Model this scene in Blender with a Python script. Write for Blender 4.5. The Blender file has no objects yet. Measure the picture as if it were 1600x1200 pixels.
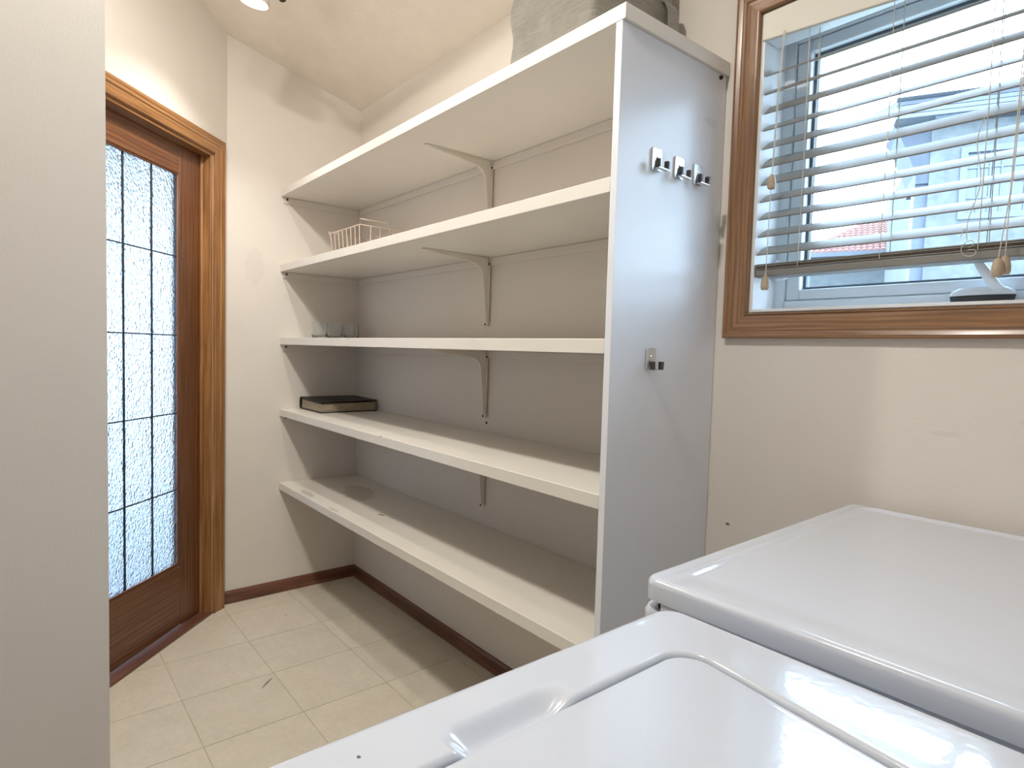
import bpy, bmesh, math, random
import numpy as np
from mathutils import Vector, Matrix
random.seed(7)
S = bpy.context.scene
C = S.collection
PI = math.pi
sin, cos, rad = math.sin, math.cos, math.radians

# ------------------------------------------------------------ camera
F_PX, YAW, PITCH, ROLL = 951.2256, -0.8822, -0.0537, 0.0287
CAM = Vector((2.9934, -1.4041, 1.2214))
fw = Vector((sin(YAW)*cos(PITCH), cos(YAW)*cos(PITCH), sin(PITCH)))
rt = fw.cross(Vector((0, 0, 1))).normalized()
up = rt.cross(fw)
r2 = rt*cos(ROLL) + up*sin(ROLL)
u2 = -rt*sin(ROLL) + up*cos(ROLL)
cd = bpy.data.cameras.new('camera')
cd.sensor_fit = 'HORIZONTAL'; cd.sensor_width = 36.0
cd.lens = F_PX*36.0/1600.0
cd.clip_start = 0.02; cd.clip_end = 200
cam = bpy.data.objects.new('camera', cd); C.objects.link(cam)
M = Matrix((r2, u2, -fw)).transposed().to_4x4()
M.translation = CAM
cam.matrix_world = M
S.camera = cam

# ------------------------------------------------------------ world: plain overcast sky
W = bpy.data.worlds.new('overcast_sky'); S.world = W
W.use_nodes = True
bg = W.node_tree.nodes['Background']
bg.inputs[0].default_value = (0.62, 0.82, 1.02, 1)
bg.inputs[1].default_value = 12.0
S.view_settings.view_transform = 'Standard'
S.view_settings.look = 'None'
S.view_settings.gamma = 1.0
S.view_settings.use_curve_mapping = False
S.view_settings.exposure = 0.27
LAMP_W = 9.0
LAMP_COL = (1.0, 0.962, 0.90)

# ------------------------------------------------------------ helpers
def lin(c):
    out = []
    for v in c[:3]:
        v /= 255.0
        out.append(v/12.92 if v <= 0.04045 else ((v+0.055)/1.055)**2.4)
    return (*out, 1.0)

class Nodes:
    def __init__(s, name):
        s.m = bpy.data.materials.new(name); s.m.use_nodes = True
        s.t = s.m.node_tree; s.n = s.t.nodes; s.l = s.t.links
        s.b = s.n['Principled BSDF']; s.out = s.n['Material Output']
    def add(s, kind, **kw):
        o = s.n.new(kind)
        for k, v in kw.items():
            if k.startswith('i_'):
                key = k[2:]
                key = int(key) if key.isdigit() else key
                o.inputs[key].default_value = v
            else: setattr(o, k, v)
        return o
    def link(s, a, b): s.l.new(a, b)
    def coord(s, kind='Object'):
        if kind == 'World': return s.add('ShaderNodeNewGeometry').outputs['Position']
        return s.add('ShaderNodeTexCoord').outputs[kind]
    def mapping(s, src, scale=(1, 1, 1), loc=(0, 0, 0), rot=(0, 0, 0)):
        m = s.add('ShaderNodeMapping'); s.link(src, m.inputs[0])
        m.inputs['Scale'].default_value = scale; m.inputs['Location'].default_value = loc
        m.inputs['Rotation'].default_value = rot
        return m.outputs[0]
    def noise(s, src, scale, detail=2, rough=.5):
        o = s.add('ShaderNodeTexNoise'); s.link(src, o.inputs['Vector'])
        o.inputs['Scale'].default_value = scale; o.inputs['Detail'].default_value = detail
        o.inputs['Roughness'].default_value = rough
        return o.outputs[0]
    def ramp(s, fac, p0, p1, c0=(0, 0, 0, 1), c1=(1, 1, 1, 1)):
        o = s.add('ShaderNodeValToRGB'); s.link(fac, o.inputs[0])
        e = o.color_ramp.elements
        e[0].position = p0; e[1].position = p1; e[0].color = c0; e[1].color = c1
        return o.outputs[0]
    def mix(s, fac, a, b, mode='MIX'):
        o = s.add('ShaderNodeMix', data_type='RGBA', blend_type=mode)
        for sock, v in ((o.inputs[0], fac), (o.inputs[6], a), (o.inputs[7], b)):
            if isinstance(v, (float, int, tuple)): sock.default_value = v
            else: s.link(v, sock)
        return o.outputs[2]
    def math(s, op, a, b=0.0):
        o = s.add('ShaderNodeMath', operation=op)
        for sock, v in ((o.inputs[0], a), (o.inputs[1], b)):
            if isinstance(v, (float, int)): sock.default_value = v
            else: s.link(v, sock)
        return o.outputs[0]
    def bump(s, h, strength, dist=.002):
        o = s.add('ShaderNodeBump'); s.link(h, o.inputs['Height'])
        o.inputs['Strength'].default_value = strength; o.inputs['Distance'].default_value = dist
        s.link(o.outputs[0], s.b.inputs['Normal'])
    def spot(s, src, center, radii, rot=0.0, wob=0.0, wscale=30, soft=.25):
        """mask that is 1 inside an ellipsoid round a point: a stain with its own outline"""
        m = s.mapping(src, loc=tuple(-c for c in center))
        m = s.mapping(m, rot=(0, 0, rot))
        m = s.mapping(m, scale=tuple(1.0/r for r in radii))
        ln = s.add('ShaderNodeVectorMath', operation='LENGTH'); s.link(m, ln.inputs[0])
        d = ln.outputs['Value']
        if wob:
            n = s.noise(src, wscale, 3)
            d = s.math('ADD', d, s.math('MULTIPLY', s.math('SUBTRACT', n, .5), wob))
        return s.ramp(d, 1-soft, 1+soft, (1, 1, 1, 1), (0, 0, 0, 1))

def paint(name, rgb, rough=.55, bump=0.0, bscale=250, var=0.03, vscale=3.0, spec=.4, coat=0.0, metal=0.0, marks=()):
    k = Nodes(name)
    src = k.coord('World')
    base = lin(rgb)
    col = base
    if var:
        n = k.noise(src, vscale, 4, .6)
        dark = tuple(v*(1-var*2) for v in base[:3])+(1,)
        lite = tuple(min(1, v*(1+var)) for v in base[:3])+(1,)
        col = k.ramp(n, .3, .7, dark, lite)
    for (mc, mr, mrot, mcol, mamt, wob) in marks:
        f = k.math('MULTIPLY', k.spot(src, mc, mr, mrot, wob), mamt)
        col = k.mix(f, col, lin(mcol))
    if isinstance(col, tuple): k.b.inputs['Base Color'].default_value = col
    else: k.link(col, k.b.inputs['Base Color'])
    k.b.inputs['Roughness'].default_value = rough
    k.b.inputs['Specular IOR Level'].default_value = spec
    k.b.inputs['Coat Weight'].default_value = coat
    k.b.inputs['Coat Roughness'].default_value = .04
    k.b.inputs['Metallic'].default_value = metal
    if bump: k.bump(k.noise(src, bscale, 3), bump)
    return k.m

def oak(name, dark, mid, light, rough=.33, scale=1.0):
    """wood grain running along local X"""
    k = Nodes(name)
    o = k.coord('Object')
    a = k.mapping(o, (1.2*scale, 42*scale, 42*scale))
    n1 = k.noise(a, 2.6, 6, .62)
    w = k.add('ShaderNodeTexWave', wave_type='BANDS', bands_direction='Y')
    k.link(k.mapping(o, (1.5*scale, 15*scale, 15*scale)), w.inputs['Vector'])
    w.inputs['Scale'].default_value = 1.6; w.inputs['Distortion'].default_value = 7
    w.inputs['Detail'].default_value = 3; w.inputs['Detail Scale'].default_value = 1.2
    g = k.math('ADD', k.math('MULTIPLY', n1, .84), k.math('MULTIPLY', w.outputs['Fac'], .16))
    r = k.add('ShaderNodeValToRGB'); k.link(g, r.inputs[0])
    e = r.color_ramp.elements
    e[0].position = .26; e[0].color = lin(dark)
    e[1].position = .72; e[1].color = lin(light)
    x = e.new(.48); x.color = lin(mid)
    k.link(r.outputs[0], k.b.inputs['Base Color'])
    k.b.inputs['Roughness'].default_value = rough
    k.b.inputs['Coat Weight'].default_value = .25; k.b.inputs['Coat Roughness'].default_value = .18
    k.bump(g, .18, .0015)
    return k.m

def link(name, me, mat=None, parent=None, loc=None, rot=None, smooth=False):
    o = bpy.data.objects.new(name, me); C.objects.link(o)
    if mat: me.materials.append(mat)
    if parent is not None: o.parent = parent
    if loc is not None: o.location = loc
    if rot is not None: o.rotation_euler = rot
    if smooth:
        for p in me.polygons: p.use_smooth = True
    return o

def obj(name, bm, mat=None, parent=None, loc=None, rot=None, bevel=0.0, seg=2, smooth=False, ang=35):
    bmesh.ops.recalc_face_normals(bm, faces=bm.faces[:])
    me = bpy.data.meshes.new(name); bm.to_mesh(me); bm.free()
    o = link(name, me, mat, parent, loc, rot, smooth)
    if bevel:
        b = o.modifiers.new('bevel', 'BEVEL'); b.width = bevel; b.segments = seg
        b.limit_method = 'ANGLE'; b.angle_limit = rad(30)
        b.harden_normals = False
        for p in me.polygons: p.use_smooth = True
        try: me.set_sharp_from_angle(angle=rad(ang))
        except Exception: pass
    elif smooth:
        try: me.set_sharp_from_angle(angle=rad(ang))
        except Exception: pass
    return o

def box(bm, x0, x1, y0, y1, z0, z1):
    v = [bm.verts.new(p) for p in ((x0, y0, z0), (x1, y0, z0), (x1, y1, z0), (x0, y1, z0),
                                   (x0, y0, z1), (x1, y0, z1), (x1, y1, z1), (x0, y1, z1))]
    for f in ((3, 2, 1, 0), (4, 5, 6, 7), (0, 1, 5, 4), (1, 2, 6, 5), (2, 3, 7, 6), (3, 0, 4, 7)):
        bm.faces.new([v[i] for i in f])
    return v
def BX(*a):
    bm = bmesh.new(); box(bm, *a); return bm

def loft(bm, rings, caps=True, close=True):
    R = [[bm.verts.new(p) for p in r] for r in rings]
    n = len(R[0])
    for a, b in zip(R, R[1:]):
        for i in range(n if close else n-1):
            j = (i+1) % n
            bm.faces.new((a[i], a[j], b[j], b[i]))
    if caps:
        bm.faces.new(R[0][::-1]); bm.faces.new(R[-1])
    return R

def prism(bm, poly, fn, a, b):
    """2-D polygon poly carried by fn(u, v, w) from w=a to w=b"""
    loft(bm, [[fn(u, v, a) for u, v in poly], [fn(u, v, b) for u, v in poly]])
XY = lambda u, v, w: (u, v, w)
YZ = lambda u, v, w: (w, u, v)
XZ = lambda u, v, w: (u, w, v)

def tube(bm, pts, r, n=8, rr=None):
    pts = [Vector(p) for p in pts]
    rings = []
    prev = None
    for i, p in enumerate(pts):
        d = (pts[min(i+1, len(pts)-1)] - pts[max(i-1, 0)]).normalized()
        if prev is None:
            a = d.orthogonal().normalized()
        else:
            a = (prev - d*prev.dot(d)).normalized()
        prev = a
        b = d.cross(a)
        q = rr[i] if rr else r
        rings.append([p + (a*cos(2*PI*k/n) + b*sin(2*PI*k/n))*q for k in range(n)])
    loft(bm, rings)

def lathe(bm, prof, center=(0, 0, 0), n=24, axis=None):
    """prof: (radius, height) pairs, closed at both ends when radius is 0"""
    ax = Vector(axis).normalized() if axis else Vector((0, 0, 1))
    a = ax.orthogonal().normalized(); b = ax.cross(a); c = Vector(center)
    rings = []
    for r, h in prof:
        if r < 1e-6: rings.append([bm.verts.new(c+ax*h)])
        else: rings.append([bm.verts.new(c+ax*h+(a*cos(2*PI*k/n)+b*sin(2*PI*k/n))*r) for k in range(n)])
    for A, B in zip(rings, rings[1:]):
        for k in range(n):
            j = (k+1) % n
            if len(A) == 1 and len(B) == 1: continue
            if len(A) == 1: bm.faces.new((A[0], B[k], B[j]))
            elif len(B) == 1: bm.faces.new((A[k], A[j], B[0]))
            else: bm.faces.new((A[k], A[j], B[j], B[k]))

def thing(name, label, cat, loc=(0, 0, 0), rotz=0, group=None):
    o = bpy.data.objects.new(name, None); C.objects.link(o)
    o.empty_display_size = .05
    o.location = loc; o.rotation_euler = (0, 0, rotz)
    o['label'] = label; o['category'] = cat
    if group: o['group'] = group
    return o
def tag(o, label, cat, group=None):
    o['label'] = label; o['category'] = cat
    if group: o['group'] = group
    return o
def struct(o, label=None):
    o['kind'] = 'structure'
    if label: o['label'] = label
    return o

# ------------------------------------------------------------ materials
WALLC = (228, 221, 212)
m_wall = paint('painted_drywall', WALLC, .62, .10, 260, .015, 2.0, .35)
m_wall_back = paint('painted_drywall_window', WALLC, .62, .22, 260, .015, 2.0, .35,
                    marks=[((2.167, 0, .798), (.007, .02, .004), 0, (110, 100, 88), .9, .3),
                           ((2.62, 0, 1.085), (.03, .02, .006), 0, (206, 198, 186), .3, .9),
                           ((2.75, 0, 1.12), (.02, .02, .01), 0, (206, 198, 186), .3, .9)])
m_wall_left = paint('painted_drywall_left', WALLC, .62, .22, 260, .02, 2.0, .35,
                    marks=[((0, -.52, 1.58), (.02, .05, .09), 0, (214, 206, 196), .35, .9)])
m_ceil = paint('textured_ceiling', (244, 236, 226), .75, .55, 140, .02, 8, .2)
m_shelf = paint('white_melamine', (232, 227, 218), .34, .03, 400, .012, 5, .45)
m_shelf_low = paint('white_melamine_stained', (228, 222, 211), .36, .03, 400, .02, 5, .45,
                    marks=[((.40, -.17, .548), (.17, .07, .05), .25, (176, 163, 146), .55, 1.3),
                           ((.30, -.37, .548), (.09, .02, .05), .1, (170, 158, 142), .5, 1.4),
                           ((.80, -.26, .548), (.022, .006, .05), -.35, (96, 66, 48), .9, .6),
                           ((.865, -.245, .548), (.016, .004, .05), -.2, (120, 84, 60), .7, .8),
                           ((.62, -.385, .548), (.06, .01, .05), 0, (190, 178, 160), .6, 1.5)])
m_shelf4 = paint('white_melamine_scuffed', (230, 225, 215), .34, .03, 400, .015, 5, .45,
                 marks=[((.31, -.345, .909), (.03, .006, .02), -.1, (186, 172, 128), .6, .8),
                        ((1.05, -.398, .909), (.006, .006, .006), 0, (70, 60, 50), .9, .4)])
m_panel = paint('white_melamine_panel', (231, 234, 240), .30, .02, 400, .01, 4, .5,
                marks=[((2.107, -.06, 1.80), (.02, .03, .012), 0, (214, 212, 208), .4, .9),
                       ((2.107, -.09, 1.74), (.02, .02, .05), 0, (222, 220, 216), .3, .9)])
m_white_metal = paint('white_enamelled_steel', (226, 219, 208), .4, 0, 1, 0, 1, .5)
m_screw = paint('dark_screw', (66, 56, 48), .45, 0, 1, 0, 1, .5, metal=.6)
m_vinyl = paint('white_vinyl', (228, 233, 238), .35, 0, 1, .01, 4, .45)
m_jamb = paint('white_window_return', (232, 234, 236), .5, .05, 200, .01, 4, .4)
m_slat = paint('shaded_blind_slat', (134, 132, 127), .42, .06, 120, .02, 6, .4)  # white slats, base colour darkened to stand in for backlit shade
m_valance = paint('cream_valance', (216, 212, 200), .45, .03, 120, .01, 5, .4)
m_cord = paint('blind_cord', (205, 200, 190), .7, 0, 1, 0, 1, .2)
m_railline = paint('brown_stack_slat', (92, 74, 58), .5, 0, 1, .05, 30, .3)  # dark brown colour for one slat of the stack
m_tassel = paint('pale_wood_tassel', (186, 166, 142), .45, 0, 1, .08, 60, .4)
m_gasket = paint('grey_spacer', (88, 98, 108), .5, 0, 1, 0, 1, .4)
m_chrome = paint('chrome', (214, 218, 220), .26, 0, 1, 0, 1, .5, metal=1.0)
m_darkchrome = paint('dark_chrome_prong', (92, 90, 92), .2, 0, 1, 0, 1, .5, metal=.9)
m_base = oak('baseboard_wood', (80, 48, 35), (108, 68, 51), (132, 88, 66), .4)
m_oak = oak('oak_casing', (112, 74, 40), (152, 106, 62), (180, 134, 86), .30)
m_oakwin = oak('oak_window_casing', (106, 74, 48), (138, 101, 69), (164, 126, 90), .30)
m_door = oak('stained_door_wood', (82, 47, 27), (108, 66, 40), (132, 88, 56), .34, .7)
m_came = paint('lead_came', (52, 54, 62), .5, 0, 1, 0, 1, .4, metal=.3)
m_bronze = paint('dark_bronze_fixture', (60, 50, 38), .4, 0, 1, 0, 1, .5, metal=.5)
m_track = paint('white_track_light', (222, 214, 204), .4, 0, 1, 0, 1, .4)
m_cover = paint('black_album_cover', (22, 19, 18), .45, .15, 500, .05, 20, .4)
m_pages = paint('album_pages', (172, 158, 138), .7, .3, 300, .08, 60, .2)
m_dark = paint('dark_gap', (30, 28, 26), .8, 0, 1, 0, 1, .1)
m_basket_wire = paint('pinkish_white_coated_wire', (232, 214, 200), .4, 0, 1, 0, 1, .4)
m_crankpad = paint('black_crank_cover', (40, 42, 44), .4, 0, 1, .1, 40, .4)

def enamel(name, rgb, marks=()):
    m = paint(name, rgb, .16, 0, 1, .006, 3, .5, coat=.6, marks=marks)
    k = m.node_tree
    b = k.nodes['Principled BSDF']
    g = k.nodes.new('ShaderNodeNewGeometry'); n = k.nodes.new('ShaderNodeTexNoise')
    n.inputs['Scale'].default_value = 95; n.inputs['Detail'].default_value = 2
    bp = k.nodes.new('ShaderNodeBump'); bp.inputs['Strength'].default_value = .11; bp.inputs['Distance'].default_value = .001
    k.links.new(g.outputs['Position'], n.inputs['Vector']); k.links.new(n.outputs[0], bp.inputs['Height'])
    k.links.new(bp.outputs[0], b.inputs['Normal']); k.links.new(bp.outputs[0], b.inputs['Coat Normal'])
    return m
m_enamel = enamel('white_appliance_enamel', (211, 217, 227),
                  marks=[((2.582, -1.205, .912), (.0022, .0018, .02), 0, (70, 66, 60), .9, .2)])
m_enamel_d = enamel('white_dryer_enamel', (213, 219, 230))

def floor_material():
    k = Nodes('beige_vinyl_tile')
    w = k.coord('World')
    oi = k.add('ShaderNodeObjectInfo')
    n = k.noise(w, 9, 6, .65); n2 = k.noise(w, 46, 4, .6)
    a = k.ramp(n, .3, .72, lin((205, 196, 178)), lin((221, 213, 197)))
    b = k.ramp(n2, .35, .7, lin((207, 198, 180)), lin((222, 214, 199)))
    c = k.mix(.45, a, b)
    tint = k.ramp(oi.outputs['Random'], 0, 1, (.95, .95, .94, 1), (1.02, 1.01, 1.0, 1))
    c = k.mix(1.0, c, tint, 'MULTIPLY')
    f = k.spot(w, (.80, -.705, 0), (.040, .0045, .05), rad(47), .3, 60)
    c = k.mix(k.math('MULTIPLY', f, .75), c, lin((110, 80, 58)))
    f = k.spot(w, (.28, -.46, 0), (.008, .005, .05), 0, .4, 60)
    c = k.mix(k.math('MULTIPLY', f, .5), c, lin((140, 112, 90)))
    k.link(c, k.b.inputs['Base Color'])
    k.b.inputs['Roughness'].default_value = .42
    k.b.inputs['Specular IOR Level'].default_value = .4
    k.bump(n2, .08, .001)
    return k.m
m_tile = floor_material()
m_grout = paint('tile_joint', (190, 179, 157), .7, 0, 1, .05, 30, .2)

def glass_clear(name='clear_pane', tint=(.96, .985, 1), strength=.5):
    """thin window pane: see-through with a mirror-like sheen at glancing angles"""
    k = Nodes(name)
    k.n.remove(k.b)
    tr = k.add('ShaderNodeBsdfTransparent'); tr.inputs[0].default_value = (*tint, 1)
    gl = k.add('ShaderNodeBsdfGlossy'); gl.inputs['Roughness'].default_value = .01
    fr = k.add('ShaderNodeFresnel'); fr.inputs[0].default_value = 1.45
    f = k.math('MULTIPLY', fr.outputs[0], strength)
    mx = k.add('ShaderNodeMixShader')
    k.link(f, mx.inputs[0]); k.link(tr.outputs[0], mx.inputs[1]); k.link(gl.outputs[0], mx.inputs[2])
    k.link(mx.outputs[0], k.out.inputs['Surface'])
    return k.m
m_glass = glass_clear()

def glass_textured():
    k = Nodes('rippled_privacy_glass')
    k.b.inputs['Base Color'].default_value = (.215, .238, .268, 1)
    k.b.inputs['Transmission Weight'].default_value = 1.0
    k.b.inputs['Roughness'].default_value = .16
    k.b.inputs['IOR'].default_value = 1.45
    src = k.mapping(k.coord('World'), (1, 1, .75))
    v = k.add('ShaderNodeTexVoronoi', feature='SMOOTH_F1'); k.link(src, v.inputs['Vector'])
    v.inputs['Scale'].default_value = 130
    n = k.noise(src, 90, 4, .6)
    h = k.math('ADD', v.outputs['Distance'], k.math('MULTIPLY', n, .9))
    k.bump(h, 1.0, .0032)
    return k.m
m_ripple = glass_textured()

def glass_drink():
    k = Nodes('tumbler_glass')
    k.b.inputs['Base Color'].default_value = (.93, .96, .97, 1)
    k.b.inputs['Transmission Weight'].default_value = 1.0
    k.b.inputs['Roughness'].default_value = .02
    k.b.inputs['IOR'].default_value = 1.45
    return k.m
m_tumbler = glass_drink()

def felt():
    k = Nodes('grey_felt')
    o = k.coord('World')
    n = k.noise(k.mapping(o, (14, 14, 90), rot=(0, .35, 0)), 1.5, 5, .75)
    n2 = k.noise(o, 14, 4, .6)
    c = k.mix(.45, k.ramp(n, .3, .7, lin((104, 101, 92)), lin((160, 156, 144))),
              k.ramp(n2, .3, .7, lin((118, 114, 104)), lin((160, 155, 143))))
    k.link(c, k.b.inputs['Base Color'])
    k.b.inputs['Roughness'].default_value = .95
    k.b.inputs['Sheen Weight'].default_value = .4
    k.bump(k.noise(o, 420, 4, .7), .7, .003)
    return k.m
m_felt = felt()

def emissive(name, col, strength):
    k = Nodes(name)
    k.b.inputs['Base Color'].default_value = (1, 1, 1, 1)
    k.b.inputs['Emission Color'].default_value = (*col, 1)
    k.b.inputs['Emission Strength'].default_value = strength
    return k.m
m_bulb = emissive('lit_bulb_face', LAMP_COL, 9.0)

# ------------------------------------------------------------ room shell
XL, D = 2.1068, .4014            # end panel outer face, shelf depth
YC = -.6429                      # where the left wall turns into the door wall
ZC0, KC = 2.4325, .25255         # vaulted ceiling: z = ZC0 - KC*y
XR, YF = 3.27, -2.6
zc = lambda y: ZC0 - KC*y
BX_X0, BX_Y = .64, -1.283        # return wall beside the door
BX_X1 = 1.80
WX0, WX1, WZ0, WZ1 = 2.200, 2.777, 1.334, 2.042   # window opening
WT = .17

# floor: joint bed with separate tiles
bm = BX(-.3, XR+.1, YF-.1, .02, -.06, -.0015)
floor = struct(obj('floor', bm, m_grout))
TS = .305
def clip_poly(poly, f):
    out = []
    for i, a in enumerate(poly):
        b = poly[(i+1) % len(poly)]
        fa, fb = f(a), f(b)
        if fa >= 0: out.append(a)
        if (fa >= 0) != (fb >= 0):
            t = fa/(fa-fb); out.append((a[0]+(b[0]-a[0])*t, a[1]+(b[1]-a[1])*t))
    return out
G = .0012
tile_me = None
tx0, ty0 = .135, -.36
for i in range(-2, 12):
    for j in range(-3, 9):
        x0 = tx0+TS*i; y1 = ty0-TS*j
        x1 = x0+TS; y0 = y1-TS
        if x1 < 0 or y0 > 0 or x0 > XR or y1 < YF: continue
        if x0 > BX_X0 and x1 < BX_X1 and y1 < BX_Y: continue
        full = (x0 >= 0 and x1 <= XR and y1 <= 0 and y0 >= YF and x0+y0 >= YC and
                not (x1 > BX_X0 and x0 < BX_X1 and y0 < BX_Y))
        if full:
            if tile_me is None:
                b2 = BX(G, TS-G, G, TS-G, -.004, 0)
                o = obj('tile', b2, m_tile, floor, (x0, y0, 0)); tile_me = o.data
            else:
                o = link('tile', tile_me, None, floor, (x0, y0, 0))
        else:
            p = [(x0+G, y0+G), (x1-G, y0+G), (x1-G, y1-G), (x0+G, y1-G)]
            for f in (lambda q: q[0], lambda q: -q[1], lambda q: XR-q[0], lambda q: q[1]-YF,
                      lambda q: q[0]+q[1]-YC+.02):
                p = clip_poly(p, f)
                if len(p) < 3: break
            if len(p) < 3: continue
            if x0 < BX_X0 < x1 and y1 < BX_Y: p = clip_poly(p, lambda q: BX_X0-q[0])
            elif x0 < BX_X1 < x1 and y1 < BX_Y: p = clip_poly(p, lambda q: q[0]-BX_X1)
            elif x0 > BX_X0-.01 and x1 < BX_X1+.01 and y0 < BX_Y < y1: p = clip_poly(p, lambda q: q[1]-BX_Y)
            if len(p) < 3: continue
            ar = abs(sum(p[k][0]*p[(k+1) % len(p)][1]-p[(k+1) % len(p)][0]*p[k][1] for k in range(len(p))))/2
            if ar < 3e-4: continue
            b2 = bmesh.new(); prism(b2, [(u-x0, v-y0) for u, v in p], XY, -.004, 0)
            obj('tile', b2, m_tile, floor, (x0, y0, 0))

# back wall with the window opening
bm = bmesh.new()
for a in ((-.25, WX0, 0, WT, -.05, ZC0+.3), (WX1, XR+.1, 0, WT, -.05, ZC0+.3),
          (WX0, WX1, 0, WT, -.05, WZ0), (WX0, WX1, 0, WT, WZ1, ZC0+.3)):
    box(bm, *a)
struct(obj('wall_back', bm, m_wall_back))
# left wall (short), then the 45 degree door wall
bm = bmesh.new()
prism(bm, [(0, -.05), (0, zc(0)+.1), (YC, zc(YC)+.1), (YC, -.05)], YZ, -.14, 0)
struct(obj('wall_left', bm, m_wall_left))

# frame of the door wall: local X along the wall away from the corner, Y into the wall, Z up
Q2 = 2**-.5
DW = Matrix(((Q2, -Q2, 0, 0), (-Q2, -Q2, 0, YC), (0, 0, 1, 0), (0, 0, 0, 1)))
def dw_obj(o):
    o.matrix_world = DW
    return o
DO0, DO1, DZ = .108, .834, 2.040     # door opening
SEND = .905
bm = bmesh.new()
def wp(bm, s0, s1, z0a, z0b, ztop):
    # column of the door wall with a top that follows the vault
    y0, y1 = YC-s0*Q2, YC-s1*Q2
    za = [zc(y0)+.1, zc(y1)+.1] if ztop is None else [ztop, ztop]
    loft(bm, [[(s0, 0, z0a), (s1, 0, z0b), (s1, 0, za[1]), (s0, 0, za[0])],
              [(s0, .14, z0a), (s1, .14, z0b), (s1, .14, za[1]), (s0, .14, za[0])]])
wp(bm, 0, DO0, -.05, -.05, None)
wp(bm, DO1, SEND, -.05, -.05, None)
wp(bm, DO0, DO1, DZ, DZ, None)
struct(dw_obj(obj('wall_door', bm, m_wall)))
# return wall in front of the camera
bm = bmesh.new()
loft(bm, [[(BX_X0, BX_Y, -.05), (BX_X1, BX_Y, -.05), (BX_X1, YF, -.05), (BX_X0, YF, -.05)],
          [(BX_X0, BX_Y, zc(BX_Y)+.1), (BX_X1, BX_Y, zc(BX_Y)+.1), (BX_X1, YF, zc(YF)+.1), (BX_X0, YF, zc(YF)+.1)]])
struct(obj('wall_return', bm, m_wall))
bm = bmesh.new()
prism(bm, [(WT, -.05), (WT, zc(WT)+.2), (YF-.1, zc(YF)+.2), (YF-.1, -.05)], YZ, XR, XR+.1)
struct(obj('wall_right', bm, m_wall))
struct(obj('wall_front', BX(BX_X1-.1, XR+.1, YF-.1, YF, -.05, zc(YF)+.1), m_wall))
bm = bmesh.new()
prism(bm, [(WT, zc(WT)), (WT, zc(WT)+.12), (YF-.1, zc(YF-.1)+.12), (YF-.1, zc(YF-.1))], YZ, -.14, XR+.1)
struct(obj('ceiling', bm, m_ceil))

# baseboards
BH = .060
prof = [(0, 0), (.011, 0), (.011, BH-.010), (.007, BH-.002), (.004, BH), (0, BH)]
bm = bmesh.new()
prism(bm, [(-u, v) for u, v in prof], lambda u, v, w: (w, u, v), .0, XL-.0185)
struct(obj('baseboard_back', bm, m_base, loc=(0, 0, 0)))
bm = bmesh.new()
L = -YC-.011
prism(bm, prof, lambda u, v, w: (w, u, v), 0, L+.004)
o = struct(obj('baseboard_left', bm, m_base))
o.matrix_world = Matrix.Translation((0, -.011, 0)) @ Matrix(((0, 1, 0, 0), (-1, 0, 0, 0), (0, 0, 1, 0), (0, 0, 0, 1)))

# ------------------------------------------------------------ moulded casing boards
CPROF = [(0, 0), (0, .009), (.05, .012), (.10, .009), (.16, .010), (.52, .013), (.58, .0165), (.66, .0175),
         (.72, .0155), (.76, .0160), (.88, .0190), (.96, .0185), (1, .016), (1, 0)]
def casing(name, length, width, mitre0, mitre1, mat, parent, mw):
    bm = bmesh.new()
    ring = lambda base, sgn, mit: [((base + sgn*(y*width if mit else 0)), y*width, z) for y, z in CPROF]
    loft(bm, [ring(0, -1, mitre0), ring(length, 1, mitre1)])
    o = obj(name, bm, mat, None, smooth=True, ang=25)
    o.parent = parent
    o.matrix_world = mw
    return o
def frame_mat(origin, xdir, ydir, zdir):
    m = Matrix((Vector(xdir), Vector(ydir), Vector(zdir))).transposed().to_4x4()
    m.translation = Vector(origin)
    return m

# ------------------------------------------------------------ door in the angled wall
door = bpy.data.objects.new('door_1', None); C.objects.link(door)
door.matrix_world = DW; struct(door, 'brown stained wood door with leaded rippled glass panes in an oak casing')
bpy.context.view_layer.update()
ex, ey, ez = Vector((Q2, -Q2, 0)), Vector((-Q2, -Q2, 0)), Vector((0, 0, 1))
def dp(s, off, z): return DW @ Vector((s, off, z))
CW = .068
casing('casing_board', DZ, CW, False, True, m_oak, door, frame_mat(dp(DO0-.002, -.0005, 0), ez, -ex, -ey))
casing('casing_board', DZ, CW, False, True, m_oak, door, frame_mat(dp(DO1+.002, -.0005, 0), ez, ex, -ey))
casing('casing_board', DO1-DO0+.004, CW, True, True, m_oak, door, frame_mat(dp(DO0-.002, -.0005, DZ), ex, ez, -ey))
def dpart(name, s0, s1, o0, o1, z0, z1, mat, vertical=False, bevel=.0015, parent=None):
    """door part, wood grain along the longer direction"""
    if vertical:
        bm = BX(0, z1-z0, 0, s1-s0, 0, o1-o0)
        mw = frame_mat(dp(s0, o1, z0), ez, ex, -ey)
    else:
        bm = BX(0, s1-s0, 0, z1-z0, 0, o1-o0)
        mw = frame_mat(dp(s0, o1, z0), ex, ez, -ey)
    o = obj(name, bm, mat, bevel=bevel)
    o.parent = parent or door
    o.matrix_world = mw
    return o
dpart('jamb', DO0-.001, DO0+.014, 0, .14, 0, DZ, m_oak, True)
dpart('jamb', DO1-.014, DO1+.001, 0, .14, 0, DZ, m_oak, True)
dpart('jamb', DO0+.014, DO1-.014, 0, .14, DZ-.014, DZ+.001, m_oak)
OFF = .048                                   # door face behind the wall face
dpart('stop_strip', DO0+.014, DO0+.024, OFF-.014, OFF-.001, .012, DZ-.014, m_oak, True, .003)
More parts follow.
